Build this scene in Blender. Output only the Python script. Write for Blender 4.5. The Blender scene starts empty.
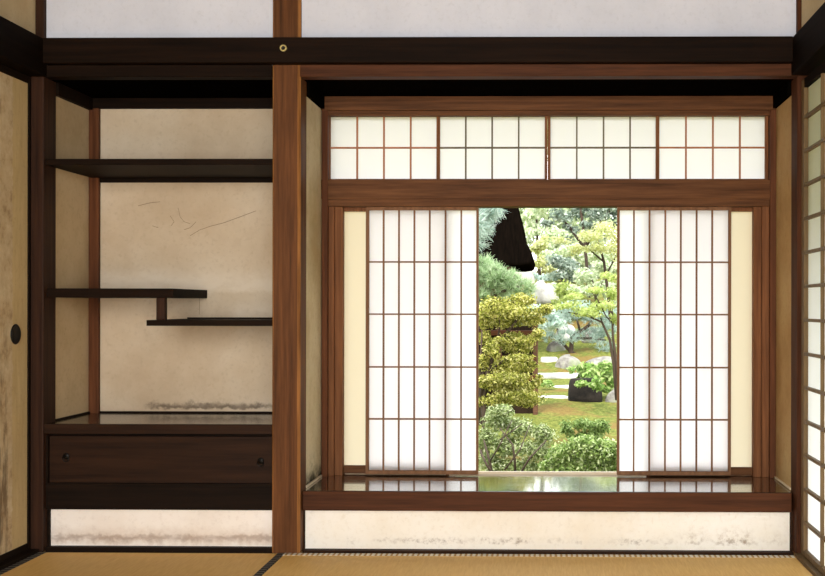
import bpy, math, random
from mathutils import Vector, Matrix
S = bpy.context.scene
COL = S.collection
# ---------------------------------------------------------------- camera frame (metres; wall plane y = 0, floor z = 0)
VX, VY, F, D, CZ = 549.0, 306.0, 1080.0, 3.9, 0.897
YAW = .0140                                   # the camera looks slightly to the left of the wall's normal
CX = VX - F*math.tan(YAW)
REF = [412]                                   # photo column at which heights are read
def ray(px): u = (px - CX)/F; return u*math.cos(YAW) - math.sin(YAW), math.cos(YAW) + u*math.sin(YAW)
def X(px, d): a, b = ray(px); return (D + d)*a/b
def Z(py, d, px=None): return CZ + (VY - py)/F*(D + d)/ray(REF[0] if px is None else px)[1]
def G(px, py, dist): return Vector((X(px, dist-D), dist - D, Z(py, dist-D, px)))

# ---------------------------------------------------------------- mesh builder
class MB:
    def __init__(s): s.v, s.f, s.m = [], [], []
    def add(s, vs, fs, mi=0):
        n = len(s.v); s.v += [tuple(v) for v in vs]
        for f in fs: s.f.append(tuple(n + i for i in f)); s.m.append(mi)
        return s
    def box(s, x0, x1, y0, y1, z0, z1, mi=0):
        vs = [(x, y, z) for z in (z0, z1) for y in (y0, y1) for x in (x0, x1)]
        return s.add(vs, [(0,2,3,1),(4,5,7,6),(0,1,5,4),(2,6,7,3),(0,4,6,2),(1,3,7,5)], mi)
    def pbox(s, px0, py0, px1, py1, d0, d1, mi=0):            # front face given in photo units at depth d0
        return s.box(X(px0,d0), X(px1,d0), d0, d1, Z(py1,d0), Z(py0,d0), mi)
    def tube(s, pts, rads, n=6, mi=0):
        pts = [Vector(p) for p in pts]; rings = []
        for i, p in enumerate(pts):
            t = (pts[min(i+1,len(pts)-1)] - pts[max(i-1,0)]).normalized()
            a = t.cross(Vector((0.31,0.9,0.2))).normalized(); b = t.cross(a)
            rings.append([p + (a*math.cos(2*math.pi*k/n) + b*math.sin(2*math.pi*k/n))*rads[i] for k in range(n)])
        vs = [v for r in rings for v in r]; fs = []
        for i in range(len(pts)-1):
            for k in range(n):
                k2 = (k+1) % n
                fs.append((i*n+k, i*n+k2, (i+1)*n+k2, (i+1)*n+k))
        fs.append(tuple(range(n-1,-1,-1))); fs.append(tuple((len(pts)-1)*n+k for k in range(n)))
        return s.add(vs, fs, mi)
    def lathe(s, prof, c, ax='y', n=24, mi=0):                  # prof: (radius, along)
        vs, fs = [], []
        for r, h in prof:
            for k in range(n):
                a = 2*math.pi*k/n; u, w = r*math.cos(a), r*math.sin(a)
                vs.append({'y':(c[0]+u, c[1]+h, c[2]+w), 'x':(c[0]+h, c[1]+u, c[2]+w), 'z':(c[0]+u, c[1]+w, c[2]+h)}[ax])
        for i in range(len(prof)-1):
            for k in range(n):
                k2 = (k+1) % n; fs.append((i*n+k, i*n+k2, (i+1)*n+k2, (i+1)*n+k))
        return s.add(vs, fs, mi)
def link(name, mb, mats, parent=None, loc=None, bevel=0, smooth=False):
    org = Vector(parent['_o']) if parent else (Vector(loc) if loc else Vector((0,0,0)))
    if loc and parent: org = Vector(loc)
    me = bpy.data.meshes.new(name)
    me.from_pydata([tuple(Vector(v)-org) for v in mb.v], [], mb.f)
    mats = mats if isinstance(mats, (list, tuple)) else [mats]
    for m in mats: me.materials.append(m)
    for p, i in zip(me.polygons, mb.m): p.material_index = i; p.use_smooth = smooth
    me.update()
    o = bpy.data.objects.new(name, me); COL.objects.link(o)
    if parent: o.parent = parent; o.location = org - Vector(parent['_o'])
    else: o.location = org
    o['_o'] = tuple(org)
    if bevel:
        b = o.modifiers.new('bevel', 'BEVEL'); b.width = bevel; b.segments = 2; b.limit_method = 'ANGLE'
        b.harden_normals = False
    return o
def tag(o, label, cat, group=None):
    o['label'] = label; o['category'] = cat
    if group: o['group'] = group
    return o
def thing(name, loc, label, cat, group=None):
    o = bpy.data.objects.new(name, None); COL.objects.link(o); o.location = loc; o['_o'] = tuple(loc)
    o.empty_display_size = .05
    return tag(o, label, cat, group)
def struct(name, mb, m, parent=None, bevel=0, smooth=False):
    o = link(name, mb, m, parent, bevel=bevel, smooth=smooth)
    if not parent: o['kind'] = 'structure'
    return o

# ---------------------------------------------------------------- materials
def srgb(r, g, b):
    f = lambda c: (c/255/12.92) if c/255 <= .04045 else ((c/255+.055)/1.055)**2.4
    return (f(r), f(g), f(b), 1)
class NT:
    def __init__(s, name):
        s.m = bpy.data.materials.new(name); s.m.use_nodes = True; s.t = s.m.node_tree; s.t.nodes.clear()
        s.out = s.n('ShaderNodeOutputMaterial')
    def n(s, typ, **kw):
        nd = s.t.nodes.new(typ)
        for k, v in kw.items():
            if k[0] == '_': nd.inputs[k[1:].replace('_', ' ')].default_value = v
            else: setattr(nd, k, v)
        return nd
    def l(s, a, b): s.t.links.new(a, b)
    def coord(s, scale=(1,1,1)):
        tc = s.n('ShaderNodeTexCoord'); mp = s.n('ShaderNodeMapping'); mp.inputs['Scale'].default_value = scale
        s.l(tc.outputs['Object'], mp.inputs['Vector']); return mp.outputs['Vector']
    def noise(s, vec, scale, detail=4, rough=.55):
        nd = s.n('ShaderNodeTexNoise', _Scale=scale, _Detail=detail, _Roughness=rough); s.l(vec, nd.inputs['Vector']); return nd.outputs['Fac']
    def ramp(s, fac, stops):
        r = s.n('ShaderNodeValToRGB'); e = r.color_ramp.elements
        while len(e) < len(stops): e.new(.5)
        for el, (p, c) in zip(e, stops): el.position = p; el.color = c
        s.l(fac, r.inputs['Fac']); return r.outputs['Color']
    def mix(s, fac, a, b):
        m = s.n('ShaderNodeMix', data_type='RGBA')
        for sock, val in ((m.inputs[0], fac), (m.inputs[6], a), (m.inputs[7], b)):
            if hasattr(val, 'is_output'): s.l(val, sock)
            else: sock.default_value = val
        return m.outputs[2]
    def math(s, op, a, b=0.0, clamp=False):
        m = s.n('ShaderNodeMath', operation=op); m.use_clamp = clamp
        for i, val in enumerate((a, b)):
            if hasattr(val, 'is_output'): s.l(val, m.inputs[i])
            else: m.inputs[i].default_value = val
        return m.outputs[0]
    def axis(s, vec, k):
        x = s.n('ShaderNodeSeparateXYZ'); s.l(vec, x.inputs[0]); return x.outputs[k]
    def step(s, val, a, b):                                    # smooth 0..1 from a to b
        r = s.n('ShaderNodeMapRange', interpolation_type='SMOOTHSTEP'); r.inputs[1].default_value = a; r.inputs[2].default_value = b
        s.l(val, r.inputs[0]); return r.outputs[0]
    def principled(s, color, rough=.6, bump=None, bump_str=.2, bump_dist=.002, spec=.4, metal=0, coat=0):
        p = s.n('ShaderNodeBsdfPrincipled')
        p.inputs['Roughness'].default_value = rough; p.inputs['Specular IOR Level'].default_value = spec
        p.inputs['Metallic'].default_value = metal; p.inputs['Coat Weight'].default_value = coat; p.inputs['Coat Roughness'].default_value = .05
        if hasattr(color, 'is_output'): s.l(color, p.inputs['Base Color'])
        else: p.inputs['Base Color'].default_value = color
        if bump is not None:
            b = s.n('ShaderNodeBump', _Strength=bump_str, _Distance=bump_dist); s.l(bump, b.inputs['Height']); s.l(b.outputs[0], p.inputs['Normal'])
        s.l(p.outputs[0], s.out.inputs[0]); return p
def wood(name, dark, light, ax, rough=.5, spec=.35):
    t = NT(name); sc = {'x':(1.2,26,26), 'y':(26,1.2,26), 'z':(26,26,1.2)}[ax]
    v = t.coord(sc); g = t.noise(v, 2.2, 6, .65)
    v2 = t.coord((1,1,1)); w = t.noise(v2, 3.0, 3)
    c = t.ramp(g, [(.3, dark), (.7, light)])
    c = t.mix(t.math('MULTIPLY', w, .45), c, dark)
    t.principled(c, rough, g, .25, .0015, spec); return t.m
def rgb3(c, k): return (c[0]*k, c[1]*k, c[2]*k, 1)
PIL_D, PIL_L = srgb(64,38,20), srgb(122,78,44)
M = {}
M['pillar'] = wood('pillar_wood', PIL_D, PIL_L, 'z', .55, .1)
M['pillar_edge'] = wood('pillar_pale_edge', srgb(92,56,28), srgb(186,130,74), 'z', .5, .15)
M['dark_x'] = wood('smoked_wood_across', srgb(14,9,6), srgb(38,24,15), 'x', .6, .05)
M['dark_y'] = wood('smoked_wood_deep', srgb(12,8,5), srgb(28,18,12), 'y', .7, .03)
M['ceil'] = wood('near_black_ceiling_boards', srgb(5,4,3), srgb(12,9,6), 'x', .9, .0)  # near-black boards for the recess ceilings and nook trims
M['dark_z'] = wood('smoked_wood_upright', srgb(34,21,14), srgb(70,44,30), 'z', .55, .1)
M['black_x'] = wood('black_stained_wood', srgb(18,12,8), srgb(36,24,16), 'x', .6, .06)
M['red_x'] = wood('red_brown_wood_across', srgb(56,31,17), srgb(100,60,36), 'x', .55, .1)
M['red_z'] = wood('red_brown_wood_upright', srgb(70,39,22), srgb(118,73,45), 'z', .55, .1)
M['post_z'] = wood('corner_post_wood', srgb(52,30,19), srgb(94,57,37), 'z', .6, .05)
M['frame_x'] = wood('window_wood_across', srgb(66,40,22), srgb(124,82,50), 'x', .55, .1)
M['frame_z'] = wood('window_wood_upright', srgb(88,54,32), srgb(148,98,62), 'z', .55, .1)
M['shoji_z'] = wood('screen_wood', srgb(104,72,48), srgb(150,110,80), 'z', .55, .1)
M['grille_o'] = wood('orange_lattice_wood', srgb(150,90,56), srgb(186,120,80), 'z', .55)
M['grille_g'] = wood('grey_lattice_wood', srgb(82,72,54), srgb(120,104,80), 'z', .55)
M['side_z'] = wood('side_screen_wood', srgb(86,68,42), srgb(132,106,70), 'z', .55, .25)
M['pale_x'] = wood('pale_sill_wood', srgb(216,196,164), srgb(240,226,198), 'x', .5)
M['base_sill'] = wood('base_sill_wood', srgb(34,22,14), srgb(66,42,26), 'x', .6, .08)
M['cabinet'] = wood('cabinet_wood', srgb(32,20,13), srgb(58,37,24), 'x', .55, .08)
M['hut_dark'] = wood('weathered_dark_boards', srgb(24,18,13), srgb(54,40,28), 'z', .8, .05)
M['hut_wood'] = wood('hut_wood', srgb(66,44,30), srgb(112,78,56), 'x', .7, .2)

def lacquer():
    t = NT('black_lacquer'); v = t.coord((1,14,1)); g = t.noise(v, 3, 4)
    c = t.ramp(g, [(.3, srgb(16,12,10)), (.7, srgb(34,25,20))])
    t.principled(c, .12, g, .8, .0020, .8, coat=1); return t.m
M['lacquer'] = lacquer()
def lacquer_worn():
    t = NT('worn_lacquer'); v = t.coord((1,14,1)); g = t.noise(v, 3, 4)
    c = t.ramp(g, [(.3, srgb(22,16,12)), (.7, srgb(48,36,26))])
    t.principled(c, .2, g, .05, .0005, .5, coat=.3); return t.m
M['lacquer_worn'] = lacquer_worn()

def plaster(name, base, light, dark, stains=None, cracks=False, streak=False):
    t = NT(name); v = t.coord(); big = t.noise(v, 2.6, 5, .6); fine = t.noise(v, 60, 4, .7); mid = t.noise(v, 11, 5, .6)
    c = t.ramp(big, [(.3, dark), (.5, base), (.72, light)])
    c = t.mix(t.math('MULTIPLY', t.step(mid, .52, .75), .35), c, dark)
    c = t.mix(t.math('MULTIPLY', t.step(fine, .5, .72), .34), c, rgb3(dark, .86))
    if streak:
        vs = t.coord((9,9,1.2)); st = t.noise(vs, 4, 5, .7)
        c = t.mix(t.math('MULTIPLY', t.step(st, .52, .72), .5), c, streak)
    for (a0, a1, b0, b1, col, amt, x0, *soft) in (stains or []):      # a band of wear or mould at heights a0..b1, on x > x0
        z = t.axis(v, 2); x = t.axis(v, 0); wob = t.math('MULTIPLY', t.math('SUBTRACT', t.noise(v, 34, 5, .7), .5), .05)
        zz = t.math('ADD', z, wob)
        k = t.math('MULTIPLY', t.step(zz, a0, a1), t.math('SUBTRACT', 1.0, t.step(zz, b0, b1)))
        k = t.math('MULTIPLY', k, t.step(x, x0, x0+.06))
        if soft: k = t.math('MULTIPLY', k, t.step(t.noise(t.coord((1,1,2)), 14, 5, .6), .1, .6))
        else:
            k = t.math('MULTIPLY', k, t.step(t.noise(v, 45, 6, .75), .42, .72)); k = t.math('MULTIPLY', k, t.step(t.noise(t.coord((1,1,.2)), 5, 3, .6), .36, .62))
        c = t.mix(t.math('MULTIPLY', k, amt), c, col)
    if cracks:
        vo = t.n('ShaderNodeTexVoronoi', feature='DISTANCE_TO_EDGE', _Scale=3.1)
        vv = t.n('ShaderNodeVectorMath', operation='ADD'); t.l(v, vv.inputs[0])
        nn = t.n('ShaderNodeTexNoise', _Scale=5.0, _Detail=4.0); t.l(v, nn.inputs['Vector'])
        sc = t.n('ShaderNodeVectorMath', operation='SCALE', _Scale=.22); t.l(nn.outputs['Color'], sc.inputs[0]); t.l(sc.outputs[0], vv.inputs[1])
        t.l(vv.outputs[0], vo.inputs['Vector'])
        k = t.math('SUBTRACT', 1.0, t.step(vo.outputs['Distance'], .002, .010))
        k = t.math('MULTIPLY', k, t.step(t.noise(v, 2.2, 2), .55, .66))
        c = t.mix(t.math('MULTIPLY', k, .7), c, rgb3(dark, .4))
    t.principled(c, .9, fine, .3, .001, .15); return t.m
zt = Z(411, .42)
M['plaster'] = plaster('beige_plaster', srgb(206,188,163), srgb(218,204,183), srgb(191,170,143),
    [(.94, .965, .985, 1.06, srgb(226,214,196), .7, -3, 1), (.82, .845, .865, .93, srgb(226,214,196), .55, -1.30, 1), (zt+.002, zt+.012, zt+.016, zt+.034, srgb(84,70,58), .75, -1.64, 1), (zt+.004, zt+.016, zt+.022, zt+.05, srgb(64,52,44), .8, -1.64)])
M['plaster_side'] = plaster('beige_side_plaster', srgb(200,178,142), srgb(212,192,158), srgb(180,156,120))
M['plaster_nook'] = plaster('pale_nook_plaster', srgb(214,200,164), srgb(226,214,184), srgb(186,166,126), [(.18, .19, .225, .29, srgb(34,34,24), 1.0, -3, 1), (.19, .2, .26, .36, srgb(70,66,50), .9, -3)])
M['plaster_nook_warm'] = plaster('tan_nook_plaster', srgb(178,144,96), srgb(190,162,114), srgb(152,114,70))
M['frieze'] = plaster('white_frieze_plaster', srgb(214,218,232), srgb(222,226,240), srgb(206,210,224))
M['frieze_side'] = plaster('buff_frieze_plaster', srgb(196,178,142), srgb(208,190,156), srgb(180,158,122))
M['base_left'] = plaster('white_base_panel_stained', srgb(243,236,228), srgb(248,243,238), srgb(234,224,214),
    [(.015, .035, .04, .10, srgb(190,166,146), .5, -3, 1), (.03,.045,.048,.062, srgb(130,102,84), .45, -3, 1)])
M['base_right'] = plaster('white_base_panel', srgb(248,244,234), srgb(252,249,243), srgb(240,231,214),
    [(.018, .028, .032, .05, srgb(120,98,74), .8, -.78), (.02, .04, .05, .10, srgb(150,124,92), .6, .42)])
def fusuma_paper():
    t = NT('aged_door_paper'); v = t.coord(); y = t.axis(v, 1)
    vs = t.coord((6,6,1)); st = t.noise(vs, 5, 5, .7); f = t.noise(v, 50, 4, .7)
    tan = t.ramp(st, [(.35, srgb(192,168,122)), (.7, srgb(206,184,138))])
    torn = t.ramp(t.noise(v, 16, 5, .7), [(.3, srgb(160,134,100)), (.45, srgb(196,174,138)), (.7, srgb(214,198,164))])
    z = t.math('MULTIPLY', t.math('SUBTRACT', t.noise(t.coord((1,1,7)), 6, 4), .5), .03)
    k = t.math('SUBTRACT', 1.0, t.step(t.math('ADD', y, z), -.128, -.120))
    c = t.mix(k, tan, torn)
    c = t.mix(t.math('MULTIPLY', t.step(f, .52, .7), .2), c, srgb(150,124,88))
    k3 = t.math('SUBTRACT', 1.0, t.step(t.math('ADD', y, z), -.165, -.150)); gr = t.math('MULTIPLY', k3, t.step(st, .42, .62)); gr = t.math('MULTIPLY', gr, t.math('SUBTRACT', 1.0, t.step(t.axis(v, 2), -.5, .2)))
    c = t.mix(t.math('MULTIPLY', gr, .75), c, srgb(96,76,56))
    t.principled(c, .85, f, .3, .001, .15); return t.m
M['fusuma'] = fusuma_paper()
def paper(name, col, trans, mixv=.5):
    t = NT(name); v = t.coord(); f = t.noise(v, 70, 4, .7); b = t.noise(v, 4, 3)
    k = t.math('ADD', t.math('MULTIPLY', f, .10), t.math('MULTIPLY', b, .06))
    c1 = t.mix(k, col, rgb3(col, .8)); c2 = t.mix(k, trans, rgb3(trans, .8))
    a = t.n('ShaderNodeBsdfDiffuse'); t.l(c1, a.inputs[0]); tr = t.n('ShaderNodeBsdfTranslucent'); t.l(c2, tr.inputs[0])
    m = t.n('ShaderNodeMixShader', _Fac=mixv); t.l(a.outputs[0], m.inputs[1]); t.l(tr.outputs[0], m.inputs[2]); t.l(m.outputs[0], t.out.inputs[0]); return t.m
M['paper'] = paper('white_screen_paper', (.86,.85,.86,1), (.985,.967,.985,1), .72)
M['paper_cream'] = paper('cream_backing_paper', srgb(236,222,184), (.90,.82,.66,1), .40)
M['paper_liner'] = paper('white_liner_paper', (.84,.82,.83,1), (.90,.87,.885,1), .84)
M['paper_side'] = paper('side_screen_paper', (.84,.84,.80,1), (.96,.97,.985,1), .68)
def tatami():
    t = NT('tatami_straw'); v = t.coord(); w = t.n('ShaderNodeTexWave', bands_direction='X', _Scale=60.0, _Distortion=.6); t.l(v, w.inputs['Vector'])
    n = t.noise(t.coord((40,3,1)), 4, 4, .7); b = t.noise(v, 3, 3)
    c = t.ramp(n, [(.3, srgb(222,176,100)), (.7, srgb(242,202,126))]); c = t.mix(t.math('MULTIPLY', b, .4), c, srgb(232,184,104))
    t.principled(c, .6, w.outputs['Fac'], .25, .001, .25); return t.m
M['tatami'] = tatami()
def heri(name, ground, motif, ax, scale):
    t = NT(name); v = t.coord(); a = t.axis(v, 0 if ax == 'x' else 1)
    s = t.math('SINE', t.math('MULTIPLY', a, scale)); n = t.noise(v, 130, 3, .7)
    k = t.step(t.math('ADD', s, t.math('MULTIPLY', t.math('SUBTRACT', n, .5), 3.0)), -.1, .5)
    t.principled(t.mix(k, ground, motif), .8, n, .2, .001, .15); return t.m
M['heri_x'] = heri('white_patterned_edging', srgb(228,222,208), srgb(176,140,90), 'x', 330)
M['heri_y'] = heri('dark_patterned_edging', srgb(40,40,44), srgb(112,106,96), 'y', 240)
def simple(name, c, rough=.5, metal=0, spec=.4):
    t = NT(name); v = t.coord(); n = t.noise(v, 40, 4)
    t.principled(t.mix(n, c, rgb3(c, .75)), rough, n, .1, .001, spec, metal); return t.m
M['crack'] = simple('crack_shadow', srgb(146,124,100), .9)
M['iron'] = simple('black_iron', srgb(38,36,34), .35, .8)
M['brass'] = simple('pale_brass', srgb(214,196,130), .4, .3)
M['pull'] = simple('black_lacquered_pull', srgb(14,13,12), .5)
def leafm(name, cols, trans=.35):
    t = NT(name); g = t.n('ShaderNodeNewGeometry'); n = len(cols)
    c = t.ramp(g.outputs['Random Per Island'], [(i/(max(n-1,1)), srgb(*k)) for i, k in enumerate(cols)])
    a = t.n('ShaderNodeBsdfDiffuse'); b = t.n('ShaderNodeBsdfTranslucent'); t.l(c, a.inputs[0]); t.l(c, b.inputs[0])
    m = t.n('ShaderNodeMixShader', _Fac=trans); t.l(a.outputs[0], m.inputs[1]); t.l(b.outputs[0], m.inputs[2]); t.l(m.outputs[0], t.out.inputs[0]); return t.m
M['l_azalea'] = leafm('azalea_leaf', [(64,70,26),(136,142,60),(190,186,98),(222,214,150)])
M['l_silver'] = leafm('silvery_leaf', [(76,90,46),(126,142,86),(170,182,130),(208,212,180)])
M['l_fresh'] = leafm('fresh_leaf', [(74,96,46),(122,148,78),(166,184,116),(208,218,172)])
M['l_mid'] = leafm('mid_leaf', [(84,106,52),(126,150,88),(170,188,130)])
M['l_lime'] = leafm('lime_maple_leaf', [(146,164,84),(176,190,110),(206,212,150)], .5)
M['l_yellow'] = leafm('yellow_maple_leaf', [(178,184,112),(202,206,146),(222,222,184)], .5)
M['l_pine'] = leafm('pale_pine_needle', [(120,144,128),(162,184,170),(202,214,206)])
M['l_bluepine'] = leafm('blue_pine_needle', [(134,162,148),(196,214,204),(232,240,234)])
M['l_greenpine'] = leafm('green_pine_needle', [(118,146,98),(162,186,140),(204,216,182)])
M['l_pale'] = leafm('hazy_pale_leaf', [(176,192,150),(206,216,182),(230,234,214)], .45)  # far foliage, distance haze put into the leaf colour
M['l_mint'] = leafm('mint_leaf', [(160,184,166),(196,212,200),(222,230,224)], .45)
M['l_grey'] = leafm('grey_green_leaf', [(104,122,106),(146,162,146),(196,204,192)])
M['l_fern'] = leafm('fern_leaf', [(104,138,66),(146,176,96),(190,204,142)])
M['bark'] = wood('dark_bark', srgb(46,36,28), srgb(84,68,54), 'z', .85)
def rockm(name, a, b, moss=None):
    t = NT(name); v = t.coord(); n = t.noise(v, 7, 6, .65); f = t.noise(v, 40, 4, .7)
    c = t.ramp(n, [(.35, a), (.65, b)])
    if moss: c = t.mix(t.math('MULTIPLY', t.step(t.noise(v, 4, 4), .5, .65), .7), c, moss)
    t.principled(c, .9, f, .5, .01, .2); return t.m
M['rock_white'] = rockm('pale_stone', srgb(160,156,148), srgb(206,202,194))
M['rock_grey'] = rockm('grey_stone', srgb(92,88,82), srgb(160,156,148), srgb(110,120,84))
M['rock_dark'] = rockm('dark_stone', srgb(16,14,12), srgb(44,38,33))
def mossm():
    t = NT('mossy_ground'); v = t.coord(); n = t.noise(v, 1.4, 5, .6); f = t.noise(v, 26, 5, .75)
    c = t.ramp(f, [(.3, srgb(58,66,26)), (.5, srgb(96,102,44)), (.7, srgb(132,134,70))])
    c = t.mix(t.math('MULTIPLY', t.step(n, .5, .62), .7), c, srgb(116,88,52))
    t.principled(c, .95, f, .6, .02, .1); return t.m
M['moss'] = mossm()
M['thatch'] = wood('shaded_thatch', srgb(6,5,4), srgb(20,14,10), 'z', 1, 0)  # near-black colour stands in for the roof's shaded face

# ---------------------------------------------------------------- key planes
XL, XR = X(272,0), X(300,0)                 # pillar
XWL, XAL = -1.8865, -1.844                    # left wall face, recess side wall face
XNL, XNR = -.905, .8955                      # side walls of the window nook
XWR = .913                                  # right wall face
ZK0, ZK1 = Z(76.5,.0), Z(62.5,-.04)                     # lintel under the long rail
DB, DW = .42, .40                           # recess back, window plane
BACK = -4.6

# ---------------------------------------------------------------- setting
fl = MB().box(-2.1, 1.1, BACK, .05, -.12, -.045); struct('floor', fl, M['tatami'])
ce = MB().box(-2.1, 1.1, -7.2, .06, 2.45, 2.55); struct('ceiling', ce, M['dark_y'])  # extended past the open back to keep the sun out
# left wall: plaster above and behind the door
wl = MB().box(-2.02, XWL-.006, BACK, -.926, -.1, 2.45).box(-2.02, -1.868, -.926, .03, 1.85, 2.45).box(-2.02, -1.94, -.926, .03, -.1, 1.85).box(-2.02, -1.955, .03, .50, -.1, 2.45)
struct('wall_left', wl, M['frieze_side'])
wr = MB().box(.9075, 1.06, BACK, -1.001, -.1, 2.45).box(.9075, 1.06, -1.001, .03, 1.80, 2.45)
struct('wall_right', wr, M['frieze_side'])
# frieze above the long rail
struct('wall_back', MB().box(-1.86, .905, .02, .10, ZK1-.02, 2.45), M['frieze'])
# recess walls
struct('wall_recess_back', MB().box(-1.95, XL, DB, .50, .40, 1.80), M['plaster'])
wrb = bpy.data.objects['wall_recess_back']; ck = MB()
for pl in ([(190,236),(200,230),(212,226),(224,223),(240,217),(256,211)], [(178,208),(180,217),(184,222),(190,224)], [(170,216),(174,222),(171,226)], [(196,222),(190,228),(184,230)], [(152,226),(158,228)], [(199.5,298),(199.3,315)], [(138,206),(150,203),(160,202)]):
    for (ax_, ay_), (bx_, by_) in zip(pl, pl[1:]):
        ck.tube([(X(ax_,DB), DB-.0001, Z(ay_,DB)), (X(bx_,DB), DB-.0001, Z(by_,DB))], [.0009,.0009], 4)
link('crack', ck, M['crack'], wrb)
struct('wall_recess_left', MB().box(-1.95, XAL, .10, DB, .40, ZK0), M['plaster_side'])
struct('wall_partition', MB().box(XL, XNL, .10, .47, -.1, ZK0), M['plaster_nook'])
struct('wall_nook_right', MB().box(XNR, 1.0, .097, .47, -.1, ZK0), M['plaster_nook_warm'])
struct('wall_outer', MB().box(-2.1, 1.1, .47, .53, -.45, .20).box(-2.1, -.95, .50, .56, .2, 2.5).box(.95, 1.1, .47, .53, .2, 2.5).box(-.95, .95, .47, .53, 1.74, 2.5), M['plaster_side'])
struct('ceiling_recess', MB().box(-1.9, XL, .03, .50, ZK0, 1.757).box(XL, 1.0, .03, .47, ZK0, 1.757), M['ceil'])
struct('roof_eave', MB().add([(-3,.53,2.42),(3,.53,2.42),(3,1.28,2.08),(-3,1.28,2.08),(-3,.53,2.48),(3,.53,2.48),(3,1.28,2.14),(-3,1.28,2.14)],  # unseen eaves, both lowered to dim the tops of the paper screens
    [(0,1,2,3),(7,6,5,4),(3,2,6,7),(0,4,5,1),(0,3,7,4),(1,5,6,2)])
    .add([(1.06,-5,2.06),(1.06,.53,2.06),(2.0,.53,1.22),(2.0,-5,1.22),(1.06,-5,2.12),(1.06,.53,2.12),(2.0,.53,1.28),(2.0,-5,1.28)],
    [(3,2,1,0),(4,5,6,7),(3,7,6,2),(0,1,5,4),(0,4,7,3),(1,2,6,5)]), M['hut_wood'])

# pillar, its chamfered edges in a paler orange-brown wood
c = .010; y1 = .10
pv = [(XL+.006,0),(XR-c,0),(XR,c),(XR,y1),(XL,y1),(XL,.006)]
pm = MB(); z0, z1 = 0, 2.45
vs = [(x,y,z) for z in (z0,z1) for x,y in pv]; n = len(pv)
for i in range(n):
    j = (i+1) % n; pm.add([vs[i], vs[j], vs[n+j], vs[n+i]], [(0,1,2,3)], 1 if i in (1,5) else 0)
pm.add(vs[n:], [tuple(range(n))]); pm.add(vs[:n], [tuple(range(n-1,-1,-1))])
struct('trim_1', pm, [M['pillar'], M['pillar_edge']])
# corner posts
struct('trim_2', MB().box(-1.92, X(43.5,0), 0, .10, 0, 2.45), M['dark_z'], bevel=.004)
struct('trim_3', MB().box(X(797,0), 1.0, 0, .097, 0, 2.45), M['post_z'], bevel=.004)
# long rail, its returns on the side walls, the lintels below it
zn0, zn1 = Z(62.5,-.04), Z(37,-.04)
struct('trim_4', MB().box(X(42,-.04), X(793,-.04), -.04, .0, zn0, zn1), M['dark_x'], bevel=.003)
struct('trim_5', MB().box(-1.90, X(42,-.04), BACK, -.0005, ZK0, zn1), M['dark_y'], bevel=.003)
struct('trim_6', MB().box(X(793,-.04), .96, BACK, -.0005, ZK0, zn1), M['dark_y'], bevel=.003)
struct('trim_7', MB().box(X(43.5,0)+.002, XL-.001, -.006, .05, Z(77,0), ZK1), M['dark_x'], bevel=.002)
struct('trim_8', MB().box(XR+.001, X(801,-.008), -.008, .05, Z(77,0), ZK1), M['red_x'], bevel=.002)
REF[0] = 180
# recess trims under its ceiling and its back corner post, skirting on the shelf top
struct('trim_9', MB().box(XAL, XL, DB-.018, DB, Z(109.5,DB), ZK0).box(XAL, XAL+.016, .10, DB-.018, 1.679, ZK0), M['dark_x'])
struct('trim_10', MB().box(XAL, X(98.3,.398), .398, DB, .455, Z(109.5,DB)), M['red_z'], bevel=.003)
struct('trim_11', MB().box(X(98.3,.398), XL, DB-.01, DB, .455, Z(412,DB-.01)).box(XAL, XAL+.008, .10, .40, .455, .472), M['black_x'])
REF[0] = 550; zs_ = Z(492,.04)+.001
# nook trims under its ceiling
struct('trim_12', MB().box(XNL, XNL+.014, .1, DW-.03, 1.677, ZK0).box(XNR-.014, XNR, .1, DW-.03, 1.677, ZK0), M['ceil'])
struct('trim_15', MB().box(XNL, XNL+.006, .1, .37, zs_, zs_+.007).box(XNR-.006, XNR, .1, .37, zs_, zs_+.007), M['pale_x'])
# left door track and threshold
struct('trim_13', MB().box(-1.92, X(43,0)-.012, -3.6, -.001, -.04, .012), M['black_x'])
struct('trim_14', MB().box(.886, .96, -3.6, -.001, -.04, .010), M['side_z'])
# dark ground sills under both base panels
struct('baseboard_left', MB().box(X(43.5,0)+.001, XL-.001, .015, .06, -.04, Z(548,.015,160)).box(X(43.5,0)+.001, X(50,.03), .03, .06, .0, .172), M['black_x'])
struct('baseboard_right', MB().box(XR+.001, X(797,0)-.001, .04, .09, -.04, Z(551.4,.04,550)).box(XR+.001, X(305,.06), .06, .09, 0, .15).box(X(790.5,.06), X(797,0)-.001, .06, .09, 0, .15), M['base_sill'])
struct('wall_base_left', MB().box(X(48,.04), XL-.001, .04, .40, .0, Z(508,.04,160)), M['base_left'])
struct('wall_base_right', MB().box(X(304,.07), X(791,.07), .07, .46, .0, Z(511,.07)), M['base_right'])

REF[0] = 550
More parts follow.
